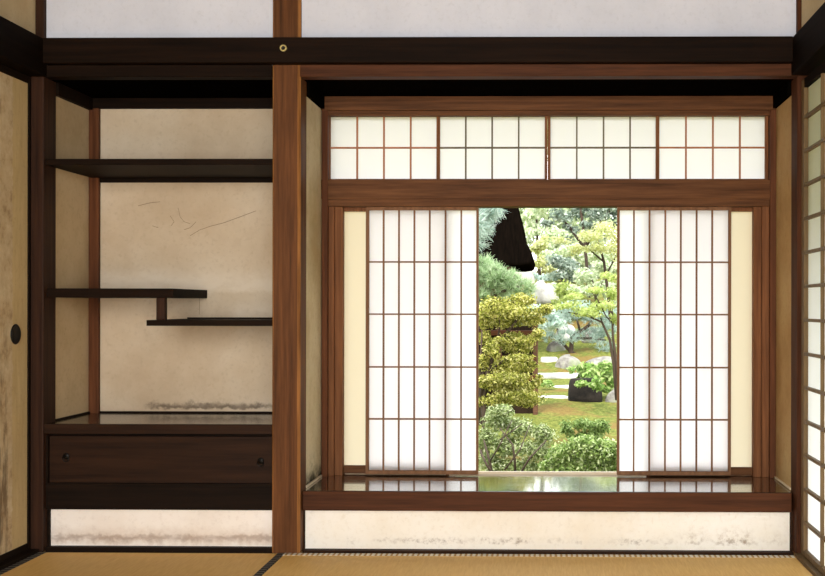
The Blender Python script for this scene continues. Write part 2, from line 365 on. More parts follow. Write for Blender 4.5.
# window: outer posts, head, transom bar, jamb strips
win = bpy.data.objects.new('window_1', None); COL.objects.link(win); win['kind'] = 'structure'; win['_o'] = (0,DW,.2); win.location = (0,DW,.2)
zs = zs_-.001
struct('window_head', MB().box(XNL, XNR, .37, .46, Z(110,.37), ZK0).pbox(327, 110, 771, 115.3, .385, .46), M['frame_x'], win, bevel=.002)
struct('transom_bar', MB().box(XNL, XNR, .375, .46, Z(199,.375), Z(179.5,.375)).pbox(323, 198.5, 774, 206.3, .38, .46), M['frame_x'], win, bevel=.002)
for s, a in ((1, (321.5,327.5)), (-1, (770,776))):
    struct('window_post', MB().box(X(a[0],.37), X(a[1],.37), .37, .46, zs, Z(110,.37)), M['red_z'], win, bevel=.002)
for a in ((327.5,334.2,.392), (334.6,342.6,.40), (761.8,770,.392), (753.6,761.4,.40)):
    struct('window_jamb', MB().box(X(a[0],a[2]), X(a[1],a[2]), a[2], .46, zs, Z(206.3,.40)), M['frame_z'], win, bevel=.002)
struct('window_sill', MB().box(X(342,.45), X(754,.45), .452, .475, .195, Z(472,.452)), M['pale_x'], win, bevel=.003)

# ---------------------------------------------------------------- tatami
def mat(label, x0, x1, y0, y1, strips, m):
    t = thing('tatami_mat', ((x0+x1)/2, (y0+y1)/2, -.045), label, 'tatami mat', 'tatami mats on the floor')
    link('woven_cover', MB().box(x0, x1, y0, y1, -.045, 0), M['tatami'], t, bevel=.004)
    for s in strips: link('cloth_edging', MB().box(s[0], s[1], s[2], s[3], -.02, .0012), m, t)
xs = X(285,0)
mat('straw tatami mat with white patterned edging along the window bay', xs+.001, .884, -.912, -.002,
    [(xs+.001,.884,-.034,-.0015), (xs+.001,.884,-.9125,-.87)], M['heri_x'])
mat('straw tatami mat with dark edging in front of the alcove shelves', X(43,0)-.012, xs-.001, -1.82, .0,
    [(X(43,0)-.0125, X(43,0)+.016, -1.82, .0), (xs-.024, xs-.0005, -1.82, .0)], M['heri_y'])

# ---------------------------------------------------------------- paper sliding door on the left wall
t = thing('sliding_door', (-1.9, -.46, .012), 'aged tan paper sliding door with a round black pull', 'sliding door')
link('door_paper', MB().box(-1.912, XWL-.002, -.91, -.012, .035, 1.702), M['fusuma'], t, loc=(-1.9, 0, .9))
link('stile', MB().box(-1.914, XWL+.004, -.016, -.001, .013, ZK0-.001), M['black_x'], t)
link('stile', MB().box(-1.914, XWL+.004, -.925, -.905, .013, ZK0-.001), M['black_x'], t)
link('rail', MB().box(-1.914, XWL+.002, -.905, -.016, .013, .036), M['black_x'], t)
link('rail', MB().box(-1.914, XWL+.002, -.905, -.016, 1.70, ZK0-.001), M['black_x'], t)
ra = ray(16); yp = XWL/ra[0]*ra[1] - D; zp = Z(335, yp, 16)
link('finger_pull', MB().lathe([(.0001,.0012),(.028,.0012),(.030,.002),(.033,.003),(.036,.001),(.036,-.003)], (XWL-.001, yp, zp), 'x', 28), M['pull'], t, smooth=True)

# ---------------------------------------------------------------- paper screens
def screen(name, label, cat, group, px, mull, rows, dF, wood_m, bars=None, tw=.016, edges=None, rail=(3.4,3.6), mat_p=None, bd=.013, bw=.006):
    """px = (x0, y0, x1, y1) outline at front depth dF; mull / rows = bar centres"""
    x0, y0, x1, y1 = px; dB = dF + .024
    X0, X1, Z0, Z1 = X(x0,dF), X(x1,dF), Z(y1,dF), Z(y0,dF)
    t = thing(name, ((X0+X1)/2, dF+.012, Z0), label, cat, group)
    e0, e1 = edges; r0, r1 = rail; q = (D+dF)/F
    a, b = X0+e0*q, X1-e1*q; lo, hi = Z0+r1*q, Z1-r0*q
    link('stile', MB().box(X0, a, dF, dB, Z0, Z1), wood_m, t, bevel=.0012)
    link('stile', MB().box(b, X1, dF, dB, Z0, Z1), wood_m, t, bevel=.0012)
    link('top_rail', MB().box(a, b, dF, dB, hi, Z1), wood_m, t, bevel=.0012)
    link('bottom_rail', MB().box(a, b, dF, dB, Z0, lo), wood_m, t, bevel=.0012)
    g = MB()
    for m in mull: c = X(m,dF); g.box(c-bw/2, c+bw/2, dF+.003, dF+.003+bd, lo, hi)
    for r in rows: c = Z(r,dF); g.box(a, b, dF+.0035, dF+.0025+bd, c-bw/2, c+bw/2)
    link('lattice', g, bars or wood_m, t)
    yy = dF+.003+bd+.0008
    link('paper', MB().add([(a-.004,yy,lo-.004),(b+.004,yy,lo-.004),(b+.004,yy,hi+.004),(a-.004,yy,hi+.004)], [(0,1,2,3)]), mat_p or M['paper'], t)
    return t
rows = (262, 314.4, 367.4, 419.6)
gs = 'sliding paper screens of the window bay'
screen('shoji_screen', 'white paper lattice screen on the pillar side of the garden opening', 'paper screen', gs, (365.6,206.6,478.4,474.8), (383.2,398.6,414,429.4,445.2,461), rows, .402, M['shoji_z'], edges=(3,2.2))
screen('shoji_screen', 'white paper lattice screen between the garden opening and the right wall', 'paper screen', gs, (617.2,206.6,731.2,474.8), (634,649.6,665.4,681,696.8,712.4), rows, .402, M['shoji_z'], edges=(2.4,2.6))
# cream backing panels behind the outer columns of both screens
def backing(label, x0, x1, y0, y1):
    d = .43; t = thing('backing_panel', ((X(x0,d)+X(x1,d))/2, d, zs+.001), label, 'window panel', 'cream panels behind the screens')
    fr = MB().pbox(x0-3, y0-5, x0, y1+9, d, d+.016).pbox(x1, y0-5, x1+3, y1+9, d, d+.016).pbox(x0, y0-5, x1, y0, d, d+.016)
    link('panel_frame', fr, M['frame_z'], t)
    link('bottom_rail', MB().pbox(x0, y1, x1, y1+8.2, d, d+.016), M['frame_x'], t)
    def sheet(nm, a, b, m):
        link(nm, MB().add([(X(a,d),d+.006,Z(y1+1,d)),(X(b,d),d+.006,Z(y1+1,d)),(X(b,d),d+.006,Z(y0-1,d)),(X(a,d),d+.006,Z(y0-1,d))], [(0,1,2,3)]), m, t)
    sheet('cream_strip', *((x0-1, x0+25) if x0 < 500 else (x1-25, x1+1)), M['paper_cream'])
    sheet('liner_paper', *((x0+25, x1+1) if x0 < 500 else (x0-1, x1-25)), M['paper_liner'])
    nl = MB()
    for k in range(9):
        if (k*7) % 3: nl.lathe([(.0012,-.001),(.0012,.001),(0.0001,.001)], (X(x0+3,d), d+.004, Z(y0+30+k*28,d)), 'y', 6)
    return t
backing('tall cream paper panel nearest the brown pillar, behind the lattice screen', 343.4, 446, 211.5, 466)
backing('tall cream paper panel nearest the right corner, behind the lattice screen', 650, 753, 211.5, 466.5)
gt = 'paper transom screens above the window'
dt = .405
lab = ['orange-barred paper transom screen nearest the brown pillar', 'grey-barred paper transom screen, second from the brown pillar',
       'grey-barred paper transom screen, third from the brown pillar', 'orange-barred paper transom screen nearest the right corner']
spans = [((327.6,437.8),(356.6,383.4,410.2),(2.2,1.6)), ((437.9,547.2),(465.4,491.8,518.4),(1.6,2.6)),
         ((547.4,657.4),(576.6,603.4,630),(2.8,1.6)), ((657.5,768),(686,713,740),(1.6,2.8))]
for i, (sp, mu, ed) in enumerate(spans):
    screen('transom_screen', lab[i], 'transom screen', gt, (sp[0],113.6,sp[1],180.4), mu, (147.4,), dt, M['frame_z'], M['grille_o'] if i in (0,3) else M['grille_g'], edges=ed, rail=(2.4,1.6))
# side screen on the right wall
t = thing('side_shoji_screen', (.93, -.5, .012), 'tall paper lattice screen with wide cells on the right wall', 'paper screen')
sw = M['side_z']
XS = .9065
y_a, y_b = -.004, -1.0
zb, ztp = .011, 1.708
link('stile', MB().box(XS, XS+.03, -.045, y_a, zb, ztp), sw, t, bevel=.0015)
link('stile', MB().box(XS, XS+.03, y_b, y_b+.045, zb, ztp), sw, t, bevel=.0015)
link('top_rail', MB().box(XS, XS+.03, y_b+.045, -.045, 1.676, ztp), M['dark_y'], t, bevel=.0015)
link('bottom_rail', MB().box(XS, XS+.03, y_b+.045, -.045, zb, .030), sw, t, bevel=.0015)
g = MB()
for k in range(1, 5):
    yy = -.045 - k*.23
    if yy > y_b+.06: g.box(XS+.002, XS+.0145, yy-.004, yy+.004, .030, 1.676)
for k in range(13):
    zz = Z(527.5 - k*34.58, -.13, 812)
    if zz < 1.66: g.box(XS+.001, XS+.0142, y_b+.045, -.045, zz-.0055, zz+.0055)
link('lattice', g, sw, t)
xp = XS+.0155
link('paper', MB().add([(xp,-.04,.025),(xp,y_b+.04,.025),(xp,y_b+.04,1.68),(xp,-.04,1.68)], [(0,1,2,3)]), M['paper_side'], t)
REF[0] = 550

# ---------------------------------------------------------------- the desk board of the window bay
t = thing('window_bench', (0, .2, .144), 'long lacquered bench board under the window, mirroring the screens', 'window bench')
link('board', MB().box(XR+.001, X(792,.05), .050, .46, zs-.045, zs), M['lacquer'], t, bevel=.003)
link('front_fascia', MB().box(XR+.001, X(792,.04), .038, .050, Z(511.5,.04), zs-.0005), M['red_x'], t, bevel=.003)

REF[0] = 160
# ---------------------------------------------------------------- shelves
gS = 'alcove shelves'
def shelf(label, parts_):
    mb = MB()
    for b in parts_: mb.box(*b)
    o = link('wall_shelf', mb, M['dark_x'], loc=(parts_[0][0], .2, parts_[0][4])); return tag(o, label, 'shelf', gS)
xpz = X(98.3,.398)+.001
shelf('full-width dark wooden shelf, the topmost in the plaster alcove', [(xpz, XL-.001, .008, DB, Z(165.5,.008), Z(159.3,.008)), (XAL+.009, xpz, .008, .397, Z(165.5,.008), Z(159.3,.008))])
top_shelf = [o_ for o_ in COL.objects if o_.name.startswith('wall_shelf')][0]
link('shelf_shade_strip', MB().box(xpz, XL-.001, DB-.012, DB, Z(183.2,DB), Z(165.5,.008)), M['black_x'], top_shelf)  # added dark strip in place of the shade band under the shelf
xq = X(172.5,.02); zq0, zq1 = .926, Z(289,.02)
shelf('short dark shelf fixed at the left end, held by the little strut', [(xpz, xq, .02, DB, zq0, zq1), (XAL+.009, xpz, .02, .397, zq0, zq1)])
zr1 = Z(320.6,.02); zr0 = Z(326.4,.02)
o = shelf('lowest short dark shelf, running from the strut to the pillar', [(X(146.5,.02), XL-.001, .02, DB, zr0, zr1)])
link('back_strip', MB().box(X(187,.41), XL-.001, DB-.008, DB, zr1, zr1+.006), M['black_x'], o)
st = link('shelf_strut', MB().box(X(156,.035), X(164.6,.035), .035, .065, zr1, zq0), M['dark_z'], loc=(X(160,.035), .05, zr1), bevel=.003)
tag(st, 'small upright wooden strut joining the two staggered shelves', 'shelf strut')

# ---------------------------------------------------------------- low cabinet
t = thing('alcove_cabinet', (-1.41, .2, .17), 'low dark brown cabinet with glossy top under the alcove shelves', 'cabinet')
xc0, xc1 = X(44,.012), XL-.001
ztop = Z(424.6,.012)
link('cabinet_top', MB().box(XAL+.009, xc1, .012, DB-.001, Z(434.2,.012), ztop).box(XAL+.001, XAL+.009, .101, DB-.001, Z(434.2,.012), ztop), M['lacquer_worn'], t, bevel=.002)
link('front_edge', MB().box(xc0+.001, xc1, .006, .0118, Z(434.2,.012), ztop-.001), M['cabinet'], t, bevel=.001)
link('cabinet_body', MB().box(XAL+.001, xc1, .055, .41, Z(509,.02), Z(434.2,.012)).box(xc0+.003, X(49,.03), .022, .056, Z(486,.03), Z(436.6,.03)), M['black_x'], t)
link('cabinet_rail', MB().box(xc0+.003, xc1, .022, .055, Z(510.5,.02), Z(486.5,.02)).box(xc0+.003, xc1, .018, .055, Z(486.5,.02), Z(484,.02)), M['black_x'], t, bevel=.0015)
xm = X(160,.03)
def cdoor(a, b, d, hx, hy):
    dr = link('cabinet_door', MB().box(a, b, d, d+.02, Z(484.4,.03), Z(437,.03)), M['cabinet'], t, bevel=.001)
    hc = (X(hx,d), d-.002, Z(hy,d))
    h = MB().lathe([(.0001,-.002),(.010,-.002),(.012,.001)], hc, 'y', 16)
    ring = [(hc[0]+.011*math.cos(a2), d-.006-.002*math.sin(a2), hc[2]-.008+.011*math.sin(a2)) for a2 in [2*math.pi*k/14 for k in range(15)]]
    h.tube(ring, [.0022]*15, 6)
    hh = link('door_handle', h, M['iron'], dr, loc=hc, smooth=True); hh['label'] = 'black iron ring pull'
cdoor(X(49.2,.03), xm, .0345, 66.5, 457)
cdoor(xm-.001, xc1-.002, .0340, 261, 461)

REF[0] = 283
# nail cover on the long rail
o = link('nail_cover', MB().lathe([(.0001,-.003),(.0070,-.003),(.0072,-.0045),(.0095,-.006),(.0118,-.0045),(.0125,.0)], (X(283,-.04), -.04, Z(48.5,-.04)), 'y', 28), M['brass'], loc=(X(283,-.04), -.04, Z(48.5,-.04)), smooth=True)
me = o.data; me.materials.append(M['pull'])
for p in me.polygons:
    if (Vector(p.center).x**2 + Vector(p.center).z**2)**.5 < .0068: p.material_index = 1
tag(o, 'small ring-shaped brass nail cover on the dark rail above the pillar', 'nail cover')

# ---------------------------------------------------------------- garden
def gz(dist):                                    # ground height against distance from the viewpoint
    if dist < 7.6: return -.40
    if dist < 13: return -.40 + .0875*(dist-7.6)
    return .0725 + .22*(dist-13) if dist < 18.5 else 1.2825 + .04*(dist-18.5)
gr = MB(); ys = [-12, 0, 3.7, 5, 6, 7, 8, 9.1, 11, 14.6, 18, 22.1, 40]; xsn = [-30,-8,-3,-1.5,0,1.5,3,8,30]
vs = [(x, y, gz(y+D) + (0 if y < 4 else .05*math.sin(1.7*x+y))) for y in ys for x in xsn]; nx = len(xsn)
gr.add(vs, [(j*nx+i, j*nx+i+1, (j+1)*nx+i+1, (j+1)*nx+i) for j in range(len(ys)-1) for i in range(nx-1)])
struct('ground', gr, M['moss'], smooth=True)

def rnd_unit(R):
    while True:
        v = Vector((R.uniform(-1,1), R.uniform(-1,1), R.uniform(-1,1)))
        if .05 < v.length < 1: return v.normalized()
def leaves(mb, c, rad, n, size, R, up=.35):
    """n small folded leaves through an ellipsoid clump"""
    subs = [(rnd_unit(R), R.uniform(.2,.75)) for _ in range(max(3, n//45))]
    for _ in range(n):
        su, sr = R.choice(subs); u = rnd_unit(R); r = R.uniform(.15, 1)**.5*.62
        p = Vector((c.x+(su.x*sr+u.x*r)*rad[0], c.y+(su.y*sr+u.y*r)*rad[1], c.z+(su.z*sr+u.z*r)*rad[2]))
        nrm = (u*.7 + rnd_unit(R)*.8 + Vector((0,0,up))).normalized()
        a = nrm.cross(rnd_unit(R)).normalized(); b = nrm.cross(a); s = size*R.uniform(.6,1.3)
        mb.add([p-a*s, p-b*s*.42+nrm*s*.1, p+a*s, p+b*s*.42+nrm*s*.1], [(0,1,2,3)])
def needles(mb, c, rad, n, size, R, up=.6, k=14, wd=.035):
    """n tufts, each k needles fanning out"""
    for _ in range(n):
        u = rnd_unit(R); r = R.uniform(.2, 1)**.5
        p = Vector((c.x+u.x*rad[0]*r, c.y+u.y*rad[1]*r, c.z+u.z*rad[2]*r))
        ax = (rnd_unit(R)*.7 + u*.6 + Vector((0,0,up))).normalized()
        for _ in range(k):
            d = (ax + rnd_unit(R)*.75).normalized(); s = size*R.uniform(.7,1.2)
            w = d.cross(rnd_unit(R)).normalized()*size*wd
            mb.add([p-w, p+w, p+d*s+w*.3, p+d*s-w*.3], [(0,1,2,3)])
def plant(name, label, cat, dist, base, clumps, stems, leafmat, size, dens, seed, kind='leaf', group=None, depth=.8, stemname='stem', up=.35):
    """clumps: (px, py, half width, half height[, dist]); stems: ([(px,py)..], r0, r1)"""
    R = random.Random(seed); b = G(base[0], base[1], dist); b.z = gz(dist)
    t = thing(name, tuple(b), label, cat, group); mb = MB(); q = dist/F
    for cl in clumps:
        dd = cl[4] if len(cl) > 4 else dist; c = G(cl[0], cl[1], dd + R.uniform(-.1,.1)); rad = (cl[2]*dd/F, max(cl[2],cl[3])*dd/F*depth, cl[3]*dd/F)
        n = max(6, int(dens * cl[2]*cl[3]/100))
        (leaves if kind == 'leaf' else needles)(mb, c, rad, n, size, R, up)
    fo = link('foliage', mb, M[leafmat], t)
    sm = MB()
    for pts, r0, r1 in stems:
        P = [G(p[0], p[1], p[2] if len(p) > 2 else dist) for p in pts]
        sm.tube(P, [r0 + (r1-r0)*i/(len(P)-1) for i in range(len(P))], 6)
    if stems: link(stemname, sm, M['bark'], t, smooth=True)
    return t
gy = lambda dist: VY + (CZ - gz(dist))*F/dist      # photo height of the ground at a distance

# hut far back, and the plank fence in front of it
dh = 13.6
hx1 = X(531,dh-D); hx0 = hx1-2.4; hy0 = dh-D; hz = gz(dh)
ht = thing('garden_hut', (hx0+1.2, hy0+.9, hz), 'dark thatched garden hut standing behind the spiky green pine', 'garden hut')
link('hut_wall', MB().box(hx0+.2, hx1-.25, hy0+.25, hy0+1.9, hz-.1, Z(255,dh-D,500)), M['hut_wood'], ht)
for a in (hx1-.34, hx1-1.2, hx0+.2): link('hut_post', MB().box(a, a+.1, hy0+.18, hy0+.28, hz-.05, Z(255,dh-D,500)), M['hut_wood'], ht, bevel=.01)
rf = MB(); ex = X(533,dh-D); ez = Z(263,dh-D,530); tz = 3.6; q = dh/F
rp = [(ex-.02, ez-.02), (ex, ez+.06), (ex-.02, ez+.14), (ex-.10, ez+.28), (ex-.13, ez+.42), (ex-.17, ez+.62), (ex-.22, ez+.80), (ex-.55, tz), (ex-1.6, tz), (ex-2.4, ez+.7), (ex-2.7, ez+.1), (ex-2.65, ez-.02), (ex-1.2, ez-.03), (ex-.16, ez-.04)]
n = len(rp); va = [(x, hy0-.2+.12*max(0,(z-ez)), z) for x, z in rp]; vb = [(x, hy0+2.4-.2*max(0,(z-ez)), z) for x, z in rp]
rf.add(va+vb, [tuple(range(n-1,-1,-1)), tuple(range(n,2*n))] + [(i, (i+1)%n, n+(i+1)%n, n+i) for i in range(n)])
link('hut_roof', rf, M['thatch'], ht, bevel=.03)
df = 10.4; fy = df-D; fz = gz(df)
fe = thing('plank_fence', (X(500,fy), fy, fz), 'brown plank fence with cross rails behind the yellow-green shrub', 'fence')
link('fence_boards', MB().box(X(440,fy), X(534,fy), fy+.03, fy+.06, fz-.05, Z(326,fy,500)), M['hut_dark'], fe)
for a in (533, 497, 452): link('fence_post', MB().box(X(a,fy), X(a+5,fy), fy-.02, fy+.07, fz-.05, Z(318,fy,500)), M['hut_wood'], fe, bevel=.008)
for py in (333, 358, 378): link('fence_rail', MB().box(X(440,fy), X(536,fy), fy-.03, fy+.03, Z(py+2.6,fy,500), Z(py-2.6,fy,500)), M['red_x'], fe, bevel=.006)

# foreground shrubs
plant('azalea_bush', 'tall yellow-green shrub with thin dark stems beside the left screen', 'shrub', 8.5, (489,470),
    [(496,306,20,10),(522,302,18,9),(543,310,10,7),(484,320,12,10),(508,322,20,8),(530,320,14,8),(538,334,9,7),(484,338,8,8),(516,338,16,6),(492,352,9,7),(520,349,17,6),(484,364,8,9),(508,366,24,9),(530,366,8,6),(488,382,14,9),(514,386,24,9),(538,383,6,8),(530,400,18,7),(502,400,22,7),(484,402,8,8),(512,312,26,8),(506,342,14,5,8.4),(492,344,8,6,8.3),(518,358,16,5,8.4),(508,378,26,6,8.35),(514,394,26,6,8.35),(528,341,12,5,8.4)],
    [([(489,476),(486,440),(485,400),(488,372),(497,345),(519,317)], .028, .010), ([(492,476),(482,455),(484,420),(481,395),(484,360)], .022, .008),
     ([(486,412),(500,400),(514,390),(530,383)], .012, .006), ([(488,372),(505,360),(522,350)], .012, .005), ([(485,400),(480,380),(482,330)], .012, .006), ([(497,345),(500,325),(498,306)], .01, .004), ([(510,328),(524,312),(538,312)], .009, .004)],
    'l_azalea', .0135, 820, 1)
plant('silvery_bush', 'low silvery green twiggy shrub at the sill beside the left screen', 'shrub', 7.6, (515,478),
    [(497,420,18,11),(520,428,18,11),(542,434,14,10),(488,440,13,12),(510,446,20,12),(535,450,18,11),(556,458,14,10),(492,462,18,12),(522,468,24,11),(502,410,14,7),(548,470,18,8)],
    [([(516,484,7.3),(515,460,7.2),(513,445,7.2),(500,428,7.3)], .011, .004), ([(514,484,7.3),(530,458,7.2),(547,440,7.3)], .010, .004), ([(494,484,7.3),(490,462,7.2),(484,440,7.3)], .014, .005), ([(500,484,7.2),(487,465,7.1),(480,450,7.2)], .012, .006), ([(505,470,7.2),(520,450,7.2),(530,425,7.3)], .007, .003), ([(490,462,7.2),(500,445,7.1),(512,420,7.2)], .006, .003), ([(500,440,7.2),(522,424,7.2)], .005, .003)],
    'l_silver', .0135, 640, 2)
plant('round_bush', 'leafy bright green shrub at the sill beside the right screen', 'shrub', 7.0, (585,480),
    [(562,452,16,10),(582,446,16,11),(602,449,18,12),(575,465,22,11),(606,467,22,12),(548,467,12,8),(622,455,12,14)],
    [([(585,485),(580,462),(572,450)], .014, .005), ([(588,485),(600,465),(606,452)], .012, .005), ([(590,485),(590,460),(586,446)], .012, .005)],
    'l_fresh', .0145, 860, 3)
plant('small_bush', 'small mid-green shrub on the moss behind the bright green shrub', 'shrub', 8.8, (588,450),
    [(568,428,9,8),(584,424,11,9),(600,426,11,9),(592,437,14,7),(577,438,10,6)], [([(588,452),(586,436),(575,428)], .012, .004), ([(590,452),(598,436),(603,424)], .01, .004)], 'l_mid', .015, 640, 4)
plant('fern_clump', 'bright green fern spilling over the dark stone block', 'fern', 11.3, (595,400),
    [(578,382,10,6),(594,376,16,7),(611,378,11,10),(604,389,12,6),(584,368,16,6),(605,366,12,6),(590,386,12,4),(579,383,9,4,10.8),(597,384,9,5,10.8)], [], 'l_fern', .035, 260, 6)
# pines and maples
plant('cloud_pine', 'pale grey-green cloud-pruned pine standing behind the rocks', 'pine tree', 14.0, (581,364),
    [(556,322,15,7),(575,312,15,7),(594,318,14,7),(566,338,14,7),(590,336,16,8),(608,330,10,8),(550,338,8,6),(606,346,10,6)],
    [([(581,360),(571,352),(572,338),(588,326),(594,318)], .045, .015), ([(571,352),(560,340),(556,322)], .025, .01), ([(572,338),(590,338),(606,340)], .02, .01), ([(580,330),(575,314)], .018, .01)],
    'l_pine', .065, 90, 7, 'needle', up=.9)
plant('maple_tree', 'lime green young maple with thin arching stems beside the right screen', 'maple tree', 10.0, (616,400),
    [(566,306,14,5),(585,312,18,6),(602,306,14,6),(612,294,10,7),(598,290,12,5),(616,318,8,7),(574,296,10,4),(608,276,9,5)],
    [([(617,400),(614,365),(610,340),(602,322),(588,316),(568,312)], .018, .006), ([(620,400),(616,360),(613,338),(612,310),(613,290)], .018, .006), ([(614,325),(606,316),(598,300),(590,290)], .008, .004), ([(602,322),(595,300),(604,278)], .007, .003)],
    'l_lime', .019, 420, 8, depth=1.6)
plant('blue_pine', 'blue-green pine with long needles at the top of the left screen', 'pine tree', 7.4, (452,470),
    [(480,213,9,8),(489,213,8,7),(478,226,9,8),(476,242,7,7),(483,228,7,7),(470,222,14,20),(455,200,26,24),(497,207,6,3)],
    [([(453,505),(448,400),(452,300),(458,230),(470,205)], .05, .02), ([(458,240),(470,236),(484,226)], .012, .006), ([(460,228),(475,214),(492,210)], .012, .006)],
    'l_bluepine', .07, 70, 9, 'needle', up=.2)
plant('green_pine', 'spiky light green pine in front of the thatched roof', 'pine tree', 10.0, (478,420),
    [(481,266,10,9),(494,274,14,9),(512,281,14,7),(486,284,14,9),(504,290,16,9),(524,288,11,6),(478,298,12,8),(518,298,14,6),(464,278,14,22)],
    [([(478,425),(474,350),(478,310),(488,285),(500,272)], .045, .015), ([(480,305),(500,292),(520,286)], .02, .008)],
    'l_greenpine', .075, 60, 10, 'needle', up=.7)
plant('yellow_maple', 'bright yellow-green maple under the lintel at right', 'maple tree', 15.6, (612,400),
    [(590,236,18,8),(606,228,14,9),(600,248,18,7),(578,248,12,6),(614,240,10,10),(560,240,12,5),(622,250,12,12)],
    [([(612,362),(610,310),(604,262),(598,240)], .035, .012), ([(604,262),(590,250),(578,248)], .016, .007), ([(606,275),(616,256),(622,244)], .014, .006)],
    'l_yellow', .026, 400, 11, depth=1.5)
plant('grey_tree', 'dappled grey-green tree high under the lintel', 'tree', 17.5, (590,330),
    [(560,216,14,8),(580,212,16,9),(600,214,16,8),(570,228,12,6),(592,226,12,6),(612,208,12,9),(548,224,8,6),(584,196,30,12),(570,240,6,5)],
    [([(590,335),(588,280),(584,235),(580,205)], .035, .02), ([(586,250),(570,228),(560,216)], .03, .012), ([(586,246),(600,222),(612,208)], .03, .012)],
    'l_grey', .042, 240, 12)
plant('dark_shrub', 'rounded dark grey-green shrub on the slope in mid garden', 'shrub', 18.5, (563,285),
    [(556,262,13,8),(570,266,14,8),(563,274,16,7)], [([(563,290),(562,272),(560,262)], .03, .01)], 'l_grey', .042, 330, 13)
plant('pale_shrub', 'pale mint shrub on the slope below the white rocks', 'shrub', 12.2, (530,350),
    [(518,303,8,6),(534,310,10,6),(548,312,10,6),(524,318,14,7),(552,322,12,7),(542,330,12,7)], [([(535,335),(532,315),(528,302)], .03, .01)], 'l_mint', .038, 330, 14)
plant('slope_shrub', 'light green shrub behind the lime maple on the slope', 'shrub', 16.95, (595,320),
    [(585,275,15,8),(604,268,14,9),(600,288,16,9),(580,290,12,7),(612,300,10,10)], [([(598,325),(596,300),(592,278)], .03, .012)], 'l_pale', .038, 330, 15)
plant('white_tree', 'pale sunlit tree between the thatched roof and the lintel', 'tree', 22.0, (540,290),
    [(530,214,14,8),(546,208,14,8),(534,230,16,8),(552,234,16,8),(540,246,18,7),(560,252,14,6),(525,240,8,8)],
    [([(540,290),(538,250),(536,215)], .05, .02), ([(538,245),(552,232)], .03, .01)], 'l_pale', .05, 260, 16)
for (nm, lb, dist, px, cl, lf, sd) in [
    ('shrub', 'wide pale mint shrub behind the cloud-pruned pine', 16.0, 590, [(556,318,16,9),(576,310,18,9),(598,312,18,9),(615,318,14,10),(570,330,18,8),(600,332,18,9)], 'l_mint', 71),
    ('shrub', 'pale shrub filling the slope between the boulders and the dark shrub', 18.0, 575, [(550,292,14,8),(570,292,16,8),(590,300,16,8),(560,304,16,8),(610,290,14,9)], 'l_pale', 72),
    ('shrub', 'pale shrub at the top of the slope behind the dark shrub', 21.0, 590, [(550,256,14,7),(575,250,16,8),(598,256,16,9),(616,268,14,10),(600,276,14,8)], 'l_pale', 73),
    ('shrub', 'low grey-green shrub between the boulders below the pine', 15.0, 590, [(586,355,9,5),(613,356,9,6)], 'l_grey', 74),
    ('shrub', 'round yellow-green shrub beside the broad white boulder', 16.45, 562, [(560,288,9,8),(572,296,12,8),(566,302,14,6)], 'l_lime', 76),
    ('shrub', 'pale yellow shrub beside the thatched roof edge', 19.0, 535, [(536,250,9,7),(545,244,10,7),(540,262,9,8),(552,270,9,6)], 'l_yellow', 77),
    ('shrub', 'mint green shrub above the broad white boulder', 19.5, 545, [(548,278,12,6),(532,276,8,6)], 'l_mint', 78),
    ('shrub', 'low mint shrub behind the narrow stepping stone', 15.6, 545, [(545,346,10,6),(552,338,12,6),(543,334,9,7)], 'l_mint', 79),
    ('grass_tuft', 'small yellow-green grass tuft beside the fence post', 11.6, 545, [(545,383,7,5),(547,394,8,4)], 'l_fern', 75)]:
    plant(nm, lb, 'grass' if nm == 'grass_tuft' else 'shrub', dist, (px, 330), cl, [], lf, .036*dist/16, 330, sd)
# big background trees closing the view
for i, (px, wd_, lf, lb) in enumerate([(350,70,'l_grey','grey-green'),(455,75,'l_pale','pale'),(545,70,'l_pale','pale mint'),(640,75,'l_grey','grey-green'),(750,75,'l_pale','pale')]):
    Rr = random.Random(40+i); cl = [(px+Rr.uniform(-wd_,wd_)*.7, 235+Rr.uniform(-120,62), wd_*.45, 30) for _ in range(16)]
    lbl = ['broad grey-green tree far behind the left screen', 'broad pale tree far behind the thatched hut', 'broad pale tree closing the garden view at the back',
           'broad grey-green tree far behind the right screen', 'broad pale tree far behind the right corner'][i]
    plant('background_tree', lbl, 'tree', 25.5 + (i % 2)*1.5, (px,260), cl, [([(px,300),(px+3,230),(px-6,150)], .12, .05)], lf, .085, 90, 60+i, depth=.7, stemname='trunk', group='trees at the back of the garden')

